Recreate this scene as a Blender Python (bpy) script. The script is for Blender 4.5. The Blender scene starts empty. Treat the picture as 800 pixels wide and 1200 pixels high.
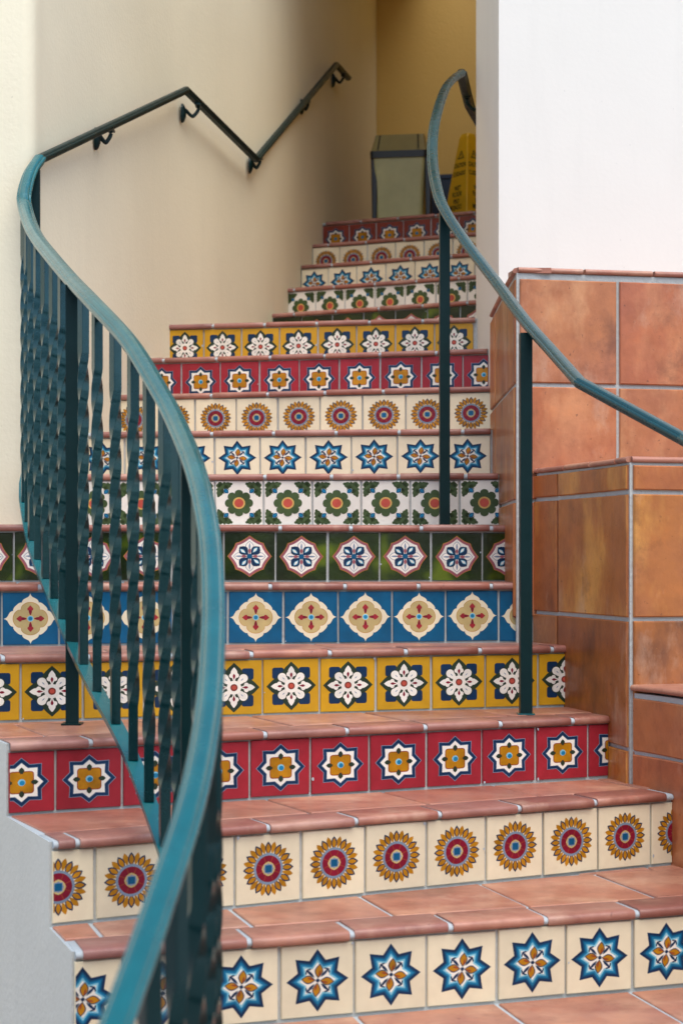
import bpy, bmesh, math, random
from mathutils import Vector, Matrix
random.seed(7)
R = math.radians
EYE = 1.447          # camera height above the courtyard floor
sc = bpy.context.scene
COL = sc.collection

# ------------------------------------------------------------ camera
cam = bpy.data.cameras.new('camera')
cam.sensor_fit = 'VERTICAL'; cam.sensor_height = 36.0; cam.sensor_width = 24.0
cam.lens = 60.0
cam.shift_y = 54.6 / 1200.0
cam.clip_start = 0.05; cam.clip_end = 2000
cam.dof.use_dof = True; cam.dof.focus_distance = 4.7; cam.dof.aperture_fstop = 5.0
cam.dof.aperture_blades = 7
camo = bpy.data.objects.new('camera', cam); COL.objects.link(camo)
camo.location = (0, 0, EYE); camo.rotation_euler = (R(90), 0, 0)
sc.camera = camo

# ------------------------------------------------------------ light
SUN_EL, SUN_AZ = 62.0, 160.0       # azimuth measured from +Y clockwise: behind the camera, to the right
w = bpy.data.worlds.new('World'); sc.world = w; w.use_nodes = True
nt = w.node_tree
bg = nt.nodes['Background']; bg.inputs['Strength'].default_value = 0.14
sky = nt.nodes.new('ShaderNodeTexSky'); sky.sky_type = 'NISHITA'; sky.sun_disc = False
sky.sun_elevation = R(SUN_EL); sky.sun_rotation = R(SUN_AZ)
sky.air_density = 1.0; sky.dust_density = 1.5; sky.ozone_density = 1.0
nt.links.new(sky.outputs[0], bg.inputs['Color'])
sl = bpy.data.lights.new('sun', 'SUN'); sl.energy = 1.5; sl.angle = R(55); sl.color = (1.0, 0.92, 0.80)
so = bpy.data.objects.new('sun', sl); COL.objects.link(so)
az = R(SUN_AZ); el = R(SUN_EL)
d = Vector((math.sin(az) * math.cos(el), math.cos(az) * math.cos(el), math.sin(el)))
so.rotation_euler = d.to_track_quat('Z', 'Y').to_euler(); so.location = (0, -3, 8)
sc.view_settings.view_transform = 'Standard'; sc.view_settings.look = 'None'
sc.view_settings.gamma = 1.0; sc.view_settings.exposure = 1.0
sc.view_settings.use_curve_mapping = False

# ------------------------------------------------------------ helpers
def tag(o, label=None, cat=None, group=None, kind=None):
    if label: o['label'] = label
    if cat: o['category'] = cat
    if group: o['group'] = group
    if kind: o['kind'] = kind
    return o

def empty(name, loc, label, cat, group=None):
    o = bpy.data.objects.new(name, None); COL.objects.link(o); o.location = loc
    o.empty_display_size = 0.1
    return tag(o, label, cat, group)

class MB:
    """collects faces (vertex lists) with material names, builds one mesh"""
    def __init__(self): self.v = []; self.f = []; self.m = []; self.mats = []; self.smooth = []
    def mi(self, m):
        if m not in self.mats: self.mats.append(m)
        return self.mats.index(m)
    def face(self, pts, mat, smooth=False):
        n = len(self.v); self.v += [tuple(p) for p in pts]
        self.f.append(list(range(n, n + len(pts)))); self.m.append(self.mi(mat)); self.smooth.append(smooth)
    def grid(self, g, mat, smooth=True, closed_u=False):
        n = len(self.v); nr = len(g); nc = len(g[0])
        for r in g: self.v += [tuple(p) for p in r]
        for i in range(nr - 1):
            for j in range(nc if closed_u else nc - 1):
                j2 = (j + 1) % nc
                self.f.append([n + i * nc + j, n + i * nc + j2, n + (i + 1) * nc + j2, n + (i + 1) * nc + j])
                self.m.append(self.mi(mat)); self.smooth.append(smooth)
    def box(self, x0, x1, y0, y1, z0, z1, mat):
        self.prism([(x0, y0), (x1, y0), (x1, y1), (x0, y1)], z0, z1, mat)
    def prism(self, poly, z0, z1, mat, side_mats=None, bevel=0.0, mat_top=None):
        """poly in plan, world heights z0..z1, optional small bevel at the top edge"""
        a = sum(poly[i][0] * poly[(i + 1) % len(poly)][1] - poly[(i + 1) % len(poly)][0] * poly[i][1] for i in range(len(poly)))
        if a < 0:
            poly = poly[::-1]
            if side_mats: side_mats = (side_mats[:-1][::-1] + side_mats[-1:])
        n = len(poly)
        b = len(self.v)
        zt = z1 - bevel
        self.v += [(x, y, z0) for x, y in poly] + [(x, y, zt) for x, y in poly]
        for i in range(n):
            j = (i + 1) % n
            self.f.append([b + i, b + j, b + n + j, b + n + i])
            self.m.append(self.mi(side_mats[i] if side_mats else mat)); self.smooth.append(False)
        self.f.append([b + i for i in range(n)][::-1]); self.m.append(self.mi(mat)); self.smooth.append(False)
        if bevel > 0:
            ins = inset(poly, bevel)
            c = len(self.v); self.v += [(x, y, z1) for x, y in ins]
            for i in range(n):
                j = (i + 1) % n
                self.f.append([b + n + i, b + n + j, c + j, c + i]); self.m.append(self.mi(mat)); self.smooth.append(False)
            self.f.append([c + i for i in range(n)])
        else:
            self.f.append([b + n + i for i in range(n)])
        self.m.append(self.mi(mat_top or mat)); self.smooth.append(False)
    def sweep(self, path, prof, mat, closed_prof=True, ups=None, caps=True, smooth=False, scales=None):
        """sweep a closed profile [(side, up)] along 3D path, up stays near world Z"""
        rings = []
        P = [Vector(p) for p in path]
        for i, p in enumerate(P):
            if i == 0: t = (P[1] - P[0]).normalized(); k = 1
            elif i == len(P) - 1: t = (P[-1] - P[-2]).normalized(); k = 1
            else:
                a = (P[i] - P[i - 1]).normalized(); c = (P[i + 1] - P[i]).normalized()
                t = (a + c).normalized(); k = 1 / max(0.5, t.dot(a))
            up0 = ups[i] if ups else Vector((0, 0, 1))
            side = t.cross(up0)
            side = side.normalized() if side.length > 1e-5 else Vector((1, 0, 0))
            up = side.cross(t).normalized()
            s = scales[i] if scales else 1
            rings.append([p + side * (a * s) + up * (b * s * k) for a, b in prof])
        self.grid(rings, mat, smooth, closed_u=True)
        if caps:
            self.face(rings[0], mat); self.face(rings[-1][::-1], mat)
    def build(self, name, parent=None, label=None, origin=None):
        me = bpy.data.meshes.new(name)
        off = Vector(origin) if origin is not None else (parent_world(parent) if parent else Vector((0, 0, 0)))
        me.from_pydata([tuple(Vector(v) - off) for v in self.v], [], self.f)
        for m in self.mats: me.materials.append(MAT[m])
        me.polygons.foreach_set('material_index', self.m)
        me.polygons.foreach_set('use_smooth', self.smooth)
        me.update()
        o = bpy.data.objects.new(name, me); COL.objects.link(o)
        if parent:
            o.parent = parent
            if origin is not None: o.location = off - parent_world(parent)
        elif origin is not None: o.location = off
        if label: o['label'] = label
        return o

def parent_world(o):
    v = Vector((0, 0, 0))
    while o: v += o.location; o = o.parent
    return v

def inset(poly, b):
    n = len(poly); out = []
    for i in range(n):
        p0, p1, p2 = Vector(poly[i - 1]), Vector(poly[i]), Vector(poly[(i + 1) % n])
        d1 = (p1 - p0); d2 = (p2 - p1)
        if d1.length < 1e-7 or d2.length < 1e-7: out.append(tuple(p1)); continue
        d1.normalize(); d2.normalize()
        n1 = Vector((-d1.y, d1.x)); n2 = Vector((-d2.y, d2.x))
        m = n1 + n2
        if m.length < 1e-4: out.append(tuple(p1)); continue
        m.normalize(); k = b / max(0.35, m.dot(n1))
        out.append(tuple(p1 + m * k))
    return out

def clip(poly, a, b, c):
    """keep a*x+b*y+c >= 0"""
    out = []
    n = len(poly)
    for i in range(n):
        p, q = poly[i], poly[(i + 1) % n]
        fp = a * p[0] + b * p[1] + c; fq = a * q[0] + b * q[1] + c
        if fp >= 0: out.append(p)
        if (fp >= 0) != (fq >= 0):
            t = fp / (fp - fq); out.append((p[0] + (q[0] - p[0]) * t, p[1] + (q[1] - p[1]) * t))
    res = []
    for p in out:
        if not res or math.hypot(p[0] - res[-1][0], p[1] - res[-1][1]) > 1e-5: res.append(p)
    if len(res) > 1 and math.hypot(res[0][0] - res[-1][0], res[0][1] - res[-1][1]) < 1e-5: res.pop()
    return res if len(res) >= 3 else []

def clip_convex(poly, conv):
    a = sum(conv[i][0] * conv[(i + 1) % len(conv)][1] - conv[(i + 1) % len(conv)][0] * conv[i][1] for i in range(len(conv)))
    if a < 0: conv = conv[::-1]
    for i in range(len(conv)):
        p, q = conv[i], conv[(i + 1) % len(conv)]
        ex, ey = q[0] - p[0], q[1] - p[1]
        L = math.hypot(ex, ey)
        if L < 1e-6: continue
        poly = clip(poly, -ey / L, ex / L, (ey * p[0] - ex * p[1]) / L)
        if not poly: return []
    return poly

def area(p):
    return abs(sum(p[i][0] * p[(i + 1) % len(p)][1] - p[(i + 1) % len(p)][0] * p[i][1] for i in range(len(p)))) / 2

def catmull(pts, n=8):
    P = [Vector(p) for p in pts]; out = []
    for i in range(len(P) - 1):
        a = P[i - 1] if i else 2 * P[0] - P[1]
        b, c = P[i], P[i + 1]
        d_ = P[i + 2] if i + 2 < len(P) else 2 * P[-1] - P[-2]
        for k in range(n):
            t = k / n
            out.append(0.5 * ((2 * b) + (c - a) * t + (2 * a - 5 * b + 4 * c - d_) * t * t + (-a + 3 * b - 3 * c + d_) * t ** 3))
    out.append(P[-1])
    return out

def resample(path, step):
    out = [path[0].copy()]; acc = 0
    for i in range(len(path) - 1):
        a, b = path[i], path[i + 1]; L = (b - a).length
        while acc + L >= step:
            t = (step - acc) / L; a = a + (b - a) * t; out.append(a.copy()); L = (b - a).length; acc = 0
        acc += L
    if (out[-1] - path[-1]).length > 1e-4: out.append(path[-1].copy())
    return out

# ------------------------------------------------------------ materials
MAT = {}
def newmat(name):
    m = bpy.data.materials.new(name); m.use_nodes = True; MAT[name] = m
    nt = m.node_tree; return m, nt, nt.nodes['Principled BSDF']
def N(nt, t, **k):
    n = nt.nodes.new(t)
    for a, b in k.items(): setattr(n, a, b)
    return n
def noise(nt, scale, detail=4, rough=0.55, vec=None, stretch=None, coords='Object'):
    tc = N(nt, 'ShaderNodeTexCoord'); src = tc.outputs[coords]
    if stretch:
        mp = N(nt, 'ShaderNodeMapping'); mp.inputs['Scale'].default_value = stretch
        nt.links.new(src, mp.inputs[0]); src = mp.outputs[0]
    if vec is not None:
        ad = N(nt, 'ShaderNodeVectorMath', operation='ADD'); nt.links.new(src, ad.inputs[0]); nt.links.new(vec, ad.inputs[1]); src = ad.outputs[0]
    n = N(nt, 'ShaderNodeTexNoise'); n.inputs['Scale'].default_value = scale
    n.inputs['Detail'].default_value = detail; n.inputs['Roughness'].default_value = rough
    nt.links.new(src, n.inputs['Vector']); return n.outputs['Fac']
def ramp(nt, fac, stops):
    r = N(nt, 'ShaderNodeValToRGB'); e = r.color_ramp.elements
    while len(e) < len(stops): e.new(0.5)
    for i, (p, c) in enumerate(stops):
        e[i].position = p; e[i].color = (*c, 1) if len(c) == 3 else c
    nt.links.new(fac, r.inputs[0]); return r.outputs[0]
def mixc(nt, fac, a, b, mode='MIX'):
    m = N(nt, 'ShaderNodeMix', data_type='RGBA', blend_type=mode)
    if isinstance(fac, (int, float)): m.inputs[0].default_value = fac
    else: nt.links.new(fac, m.inputs[0])
    for s, v in ((6, a), (7, b)):
        if isinstance(v, tuple): m.inputs[s].default_value = (*v, 1)
        else: nt.links.new(v, m.inputs[s])
    return m.outputs[2]
def bump(nt, b, h, strength, dist):
    n = N(nt, 'ShaderNodeBump'); n.inputs['Strength'].default_value = strength; n.inputs['Distance'].default_value = dist
    nt.links.new(h, n.inputs['Height']); nt.links.new(n.outputs[0], b.inputs['Normal']); return n

def mul(c, k): return tuple(min(1, x * k) for x in c)

def glaze(name, c, rough=0.30, vary=0.22, coat=0.0):
    m, nt, b = newmat(name)
    n1 = noise(nt, 22, 3)
    isl = N(nt, 'ShaderNodeNewGeometry').outputs['Random Per Island']
    c1 = ramp(nt, n1, [(0.3, mul(c, 1 - vary)), (0.7, mul(c, 1 + vary * 0.6))])
    c2 = mixc(nt, 1.0, c1, ramp(nt, isl, [(0, (0.84, 0.85, 0.86)), (0.5, (0.95, 0.95, 0.95)), (1, (1, 1, 1))]), 'MULTIPLY')
    nt.links.new(c2, b.inputs['Base Color'])
    rr = N(nt, 'ShaderNodeMapRange'); nt.links.new(noise(nt, 60, 3), rr.inputs[0])
    rr.inputs[3].default_value = rough - 0.08; rr.inputs[4].default_value = rough + 0.18
    nt.links.new(rr.outputs[0], b.inputs['Roughness'])
    b.inputs['Coat Weight'].default_value = coat; b.inputs['Coat Roughness'].default_value = 0.12
    b.inputs['Specular IOR Level'].default_value = 0.32
    bump(nt, b, noise(nt, 35, 3), 0.25, 0.002)
    return m

glaze('cream_glaze', (0.80, 0.71, 0.50), vary=0.06)
glaze('white_glaze', (0.84, 0.80, 0.70), vary=0.05)
glaze('navy_glaze', (0.004, 0.030, 0.085))
glaze('blue_glaze', (0.0005, 0.090, 0.20), vary=0.18)
glaze('mid_blue_glaze', (0.008, 0.19, 0.36))
glaze('sky_glaze', (0.22, 0.55, 0.68))
glaze('red_glaze', (0.33, 0.020, 0.032), vary=0.15)
glaze('maroon_glaze', (0.21, 0.006, 0.025))
glaze('mustard_glaze', (0.46, 0.20, 0.006), vary=0.3)
glaze('yellow_glaze', (0.58, 0.31, 0.012), vary=0.1)
glaze('tan_glaze', (0.52, 0.40, 0.17), vary=0.15)
glaze('leaf_glaze', (0.022, 0.042, 0.024), vary=0.3)
glaze('moss_glaze', (0.062, 0.100, 0.034), vary=0.3)
glaze('olive_glaze', (0.012, 0.030, 0.001), rough=0.13, vary=0.7, coat=0.1)
glaze('line_glaze', (0.20, 0.27, 0.36), vary=0.15)
glaze('rust_glaze', (0.30, 0.055, 0.02), vary=0.2)
glaze('pink_glaze', (0.33, 0.10, 0.12), vary=0.2)
glaze('coral_glaze', (0.52, 0.085, 0.055), vary=0.15)
glaze('gold_line_glaze', (0.68, 0.42, 0.12), vary=0.15)
glaze('dark_red_glaze', (0.22, 0.04, 0.025), vary=0.2)

def terracotta(name, dark, mid, light, alt, streak=(4.5, 4.5, 1.9), rough=0.42, coat=0.25):
    m, nt, b = newmat(name)
    geo = N(nt, 'ShaderNodeNewGeometry'); isl = geo.outputs['Random Per Island']
    sc_ = N(nt, 'ShaderNodeVectorMath', operation='SCALE'); cb = N(nt, 'ShaderNodeCombineXYZ')
    for i in range(3): nt.links.new(isl, cb.inputs[i])
    nt.links.new(cb.outputs[0], sc_.inputs[0]); sc_.inputs['Scale'].default_value = 37
    n1 = noise(nt, 1.0, 5, 0.6, vec=sc_.outputs[0], stretch=streak)
    n2 = noise(nt, 2.6, 4, 0.6, vec=sc_.outputs[0])
    base = ramp(nt, n1, [(0.30, dark), (0.44, mid), (0.52, mid), (0.64, light)])
    base = mixc(nt, ramp(nt, n2, [(0.40, (0, 0, 0)), (0.66, (1, 1, 1))]), base, mixc(nt, 0.55, base, alt))
    per = ramp(nt, isl, [(0.0, (0.70, 0.62, 0.60)), (0.35, (1.0, 0.88, 0.80)), (0.7, (0.98, 1.0, 0.96)), (1.0, (0.85, 0.90, 1.0))])
    base = mixc(nt, 1.0, base, per, 'MULTIPLY')
    # fine pits and pale lime scuffs
    sp = noise(nt, 140, 2, 0.5)
    base = mixc(nt, ramp(nt, sp, [(0.74, (0, 0, 0)), (0.80, (0.35, 0.35, 0.35))]), base, mul(light, 1.2))
    n3 = noise(nt, 14, 5, 0.65, vec=sc_.outputs[0])
    base = mixc(nt, 1.0, base, ramp(nt, n3, [(0.3, (0.80, 0.76, 0.74)), (0.55, (1, 1, 1)), (0.72, (1.12, 1.08, 1.0))]), 'MULTIPLY')
    pit = noise(nt, 70, 3, 0.6)
    base = mixc(nt, ramp(nt, pit, [(0.26, (0.7, 0.7, 0.7)), (0.33, (0, 0, 0))]), base, mul(dark, 0.6))
    lime = noise(nt, 3.2, 6, 0.7, vec=sc_.outputs[0], stretch=(1.6, 1.6, 0.8))
    base = mixc(nt, ramp(nt, lime, [(0.56, (0, 0, 0)), (0.70, (0.38, 0.38, 0.38))]), base, (0.62, 0.42, 0.29))
    grime = noise(nt, 5.5, 6, 0.7, vec=sc_.outputs[0])
    base = mixc(nt, ramp(nt, grime, [(0.28, (0.55, 0.55, 0.55)), (0.42, (0, 0, 0))]), base, mul(dark, 0.8))
    nt.links.new(base, b.inputs['Base Color'])
    rr = N(nt, 'ShaderNodeMapRange'); nt.links.new(noise(nt, 9, 4), rr.inputs[0])
    rr.inputs[3].default_value = rough - 0.12; rr.inputs[4].default_value = rough + 0.2
    nt.links.new(rr.outputs[0], b.inputs['Roughness'])
    b.inputs['Coat Weight'].default_value = coat; b.inputs['Coat Roughness'].default_value = 0.2
    bn = bump(nt, b, noise(nt, 18, 6, 0.6), 0.5, 0.004)
    return m
m, nt_, b_ = MAT['olive_glaze'], MAT['olive_glaze'].node_tree, MAT['olive_glaze'].node_tree.nodes['Principled BSDF']
nt_.links.new(ramp(nt_, noise(nt_, 9, 2, 0.4), [(0.46, (0.004, 0.012, 0.0004)), (0.60, (0.015, 0.034, 0.001)), (0.72, (0.10, 0.15, 0.005))]), b_.inputs['Base Color'])
b_.inputs['Specular IOR Level'].default_value = 0.5
terracotta('terracotta', (0.14, 0.046, 0.014), (0.43, 0.140, 0.024), (0.66, 0.30, 0.060), (0.36, 0.125, 0.058), coat=0.25)
terracotta('red_terracotta', (0.17, 0.055, 0.024), (0.46, 0.160, 0.058), (0.62, 0.29, 0.13), (0.38, 0.125, 0.075), streak=(4.5, 4.5, 2.2), coat=0.25)
terracotta('nose_clay', (0.22, 0.085, 0.060), (0.36, 0.150, 0.110), (0.50, 0.27, 0.20), (0.30, 0.125, 0.11), streak=(3, 5, 6), rough=0.45, coat=0.15)
terracotta('tread_clay', (0.24, 0.095, 0.060), (0.42, 0.185, 0.120), (0.54, 0.30, 0.20), (0.34, 0.155, 0.130), streak=(3, 5, 3), rough=0.45, coat=0.22)

def plaster(name, c, vary=0.06, bumpk=0.35, stain=None):
    m, nt, b = newmat(name)
    base = ramp(nt, noise(nt, 1.3, 6, 0.6), [(0.3, mul(c, 1 - vary)), (0.7, mul(c, 1 + vary * 0.5))])
    st = noise(nt, 2.2, 5, 0.65, stretch=(5, 5, 0.5))
    base = mixc(nt, ramp(nt, st, [(0.52, (0, 0, 0)), (0.8, (0.2, 0.2, 0.2))]), base, stain or mul(c, 0.8))
    sp = noise(nt, 90, 2, 0.5)
    base = mixc(nt, ramp(nt, sp, [(0.76, (0, 0, 0)), (0.80, (0.5, 0.5, 0.5))]), base, mul(c, 0.6))
    nt.links.new(base, b.inputs['Base Color']); b.inputs['Roughness'].default_value = 0.62
    ad = N(nt, 'ShaderNodeMath', operation='ADD'); nt.links.new(noise(nt, 7, 5, 0.6), ad.inputs[0]); nt.links.new(noise(nt, 70, 3), ad.inputs[1])
    bump(nt, b, ad.outputs[0], bumpk, 0.004)
    return m
plaster('wall_plaster', (0.81, 0.755, 0.56), vary=0.06, bumpk=0.24)
plaster('white_plaster', (0.765, 0.75, 0.685), vary=0.04, bumpk=0.09)
plaster('side_plaster', (0.70, 0.705, 0.64), vary=0.10, stain=(0.45, 0.45, 0.40))
plaster('ochre_plaster', (0.64, 0.43, 0.12), vary=0.05)
plaster('grout', (0.47, 0.49, 0.47), vary=0.18, bumpk=0.8)
plaster('joint_mortar', (0.43, 0.49, 0.52), vary=0.15, bumpk=0.6)
plaster('floor_paving', (0.24, 0.19, 0.16), vary=0.15)

def metal_paint(name, c, rough=0.3, spec=0.6, coat=0.5):
    m, nt, b = newmat(name)
    c1 = ramp(nt, noise(nt, 9, 5, 0.65), [(0.3, mul(c, 0.8)), (0.7, mul(c, 1.15))])
    chip = noise(nt, 55, 4, 0.6)
    c1 = mixc(nt, ramp(nt, chip, [(0.74, (0, 0, 0)), (0.78, (0.6, 0.6, 0.6))]), c1, mul(c, 2.2))
    nt.links.new(c1, b.inputs['Base Color'])
    rr = N(nt, 'ShaderNodeMapRange'); nt.links.new(noise(nt, 25, 4), rr.inputs[0])
    rr.inputs[3].default_value = rough - 0.08; rr.inputs[4].default_value = rough + 0.16
    nt.links.new(rr.outputs[0], b.inputs['Roughness'])
    b.inputs['Specular IOR Level'].default_value = spec
    b.inputs['Coat Weight'].default_value = coat; b.inputs['Coat Roughness'].default_value = 0.15
    bump(nt, b, noise(nt, 45, 3), 0.2, 0.002)
    return m
metal_paint('green_paint', (0.002, 0.100, 0.112), rough=0.20, coat=0.25, spec=0.8)
metal_paint('shaded_green_paint', (0.001, 0.045, 0.050), rough=0.24, coat=0.2, spec=0.6)  # same green paint, with the right rail's shade put into a darker colour
MAT['green_paint'].node_tree.nodes['Principled BSDF'].inputs['Specular Tint'].default_value = (0.55, 0.92, 1.0, 1)  # cyan tint stands in for blue sky in the rail's highlights
metal_paint('dark_paint', (0.0008, 0.017, 0.018), rough=0.34, spec=0.22, coat=0.0)
metal_paint('twist_paint', (0.0004, 0.016, 0.018), rough=0.20, spec=0.9, coat=0.0)
MAT['twist_paint'].node_tree.nodes['Principled BSDF'].inputs['Specular Tint'].default_value = (0.5, 0.9, 1.0, 1)  # sky-blue cast of the glints put into the specular colour

def plastic(name, c, rough=0.4):
    m, nt, b = newmat(name)
    nt.links.new(ramp(nt, noise(nt, 6, 5, 0.6), [(0.3, mul(c, 0.85)), (0.7, mul(c, 1.08))]), b.inputs['Base Color'])
    b.inputs['Roughness'].default_value = rough
    bump(nt, b, noise(nt, 80, 2), 0.1, 0.001)
    return m
plastic('olive_plastic', (0.50, 0.48, 0.21)); plastic('lid_plastic', (0.36, 0.30, 0.12)); plastic('black_plastic', (0.012, 0.012, 0.013))
plastic('blue_plastic', (0.02, 0.04, 0.09)); plastic('cone_plastic', (0.90, 0.52, 0.012)); plastic('ink', (0.012, 0.010, 0.008), 0.6)

# ------------------------------------------------------------ the staircase plan
# every step: riser line y = Y0 + t*X, level of the riser's tile top (relative to the eye), tile phase
STEP = {
 -2: (2.44, 0.18, -1.2790, 0.02), -1: (2.76, 0.22, -1.1070, 0.05), 0: (3.08, 0.27, -0.9350, 0.09),
 1: (3.4132, 0.3334, -0.7639, 0.0248), 2: (3.7530, 0.5036, -0.5903, 0.0552), 3: (4.1290, 0.4502, -0.4288, 0.0727),
 4: (4.5157, 0.3098, -0.2611, 0.0946), 5: (4.8350, 0.1607, -0.0906, 0.1453), 6: (5.1402, 0.0533, 0.0798, 0.1137),
 7: (5.4287, -0.0527, 0.2488, 0.0622), 8: (5.7468, -0.1158, 0.4116, 0.0339), 9: (6.0711, -0.2435, 0.5790, 0.0776),
 10: (6.4071, -0.2354, 0.7505, 0.1487), 11: (6.7944, -0.1721, 0.9259, 0.0609), 12: (7.7963, -0.4514, 1.1179, 0.1115),
 13: (8.2128, -0.4406, 1.2968, 0.0201), 14: (8.5999, -0.4246, 1.4705, 0.0858), 15: (8.9757, -0.3980, 1.6418, 0.1481),
 16: (9.2850, -0.3945, 1.8138, 0.0462)}
XL = {-2: -.40, -1: -.43, 0: -.46, 1: -.512, 2: -.591, 3: -.744, 4: -.95, 5: -1.28, 6: -1.62, 7: -.965, 8: -.868, 9: -.812,
      10: -.742, 11: -.709, 12: -.322, 13: -.262, 14: -.204, 15: -.154, 16: -.103}
XR = {-2: 1.35, -1: 1.24, 0: 1.10, 1: .96, 2: .807, 3: .695, 4: .624, 5: .548, 6: .505, 7: .503, 8: .505, 9: .54, 10: .545,
      11: .535, 12: .66, 13: .74, 14: .81, 15: .88, 16: .94}
P = 0.1556; TW = 0.1492; THK = 0.0215
KIND = {16: 'C', 15: 'B', 14: 'A', 13: 'G', 12: 'F', 11: 'D', 10: 'C', 9: 'B', 8: 'A', 7: 'G', 6: 'F', 5: 'E', 4: 'D', 3: 'C', 2: 'B', 1: 'A',
        0: 'G', -1: 'F', -2: 'E'}
def rl(i, X): return (X, STEP[i][0] + STEP[i][1] * X)

# ------------------------------------------------------------ tile designs (unit tile, -0.5..0.5)
def pol(r, a): return (r * math.sin(R(a)), r * math.cos(R(a)))
def circ(cx, cy, r, n=16): return [(cx + r * math.cos(2 * math.pi * k / n), cy + r * math.sin(2 * math.pi * k / n)) for k in range(n)]
def star8(Ra, Rd, rv):
    out = []
    for k in range(8):
        out.append(pol(Ra if k % 2 == 0 else Rd, 45 * k)); out.append(pol(rv, 45 * k + 22.5))
    return out
def petal(a, r0, r1, wd, n=6, peak=0.5, tip=1.0):
    L = []; Rr = []
    for k in range(n + 1):
        u = k / n
        wv = wd * math.sin(math.pi * (u ** (math.log(0.5) / math.log(peak)))) ** tip if 0 < u < 1 else 0
        r = r0 + (r1 - r0) * u
        L.append((r, wv)); Rr.append((r, -wv))
    pts = L + Rr[-2:0:-1]
    s, c = math.sin(R(a)), math.cos(R(a))
    return [(r * s + w_ * c, r * c - w_ * s) for r, w_ in pts]
def polar(fn, n=48): return [pol(fn(360 * k / n), 360 * k / n) for k in range(n)]
def rrect(cx, cy, h, r, n=3):
    out = []
    for qx, qy, a0 in ((1, 1, 0), (-1, 1, 90), (-1, -1, 180), (1, -1, 270)):
        for k in range(n + 1):
            a = R(a0 + 90 * k / n); out.append((cx + qx * (h - r) + r * math.cos(a), cy + qy * (h - r) + r * math.sin(a)))
    return out
def mirror8(oct_):
    """octant points from the axis (0,r) to the diagonal -> full outline"""
    q = list(oct_) + [(y, x) for x, y in oct_[::-1]][(1 if abs(oct_[-1][0] - oct_[-1][1]) < 1e-6 else 0):]
    full = []
    for k in range(4):
        for (x, y) in q[:-1]:
            for _ in range(k): x, y = y, -x
            full.append((x, y))
    return full
def sc(poly, k): return [(x * k, y * k) for x, y in poly]

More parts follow.
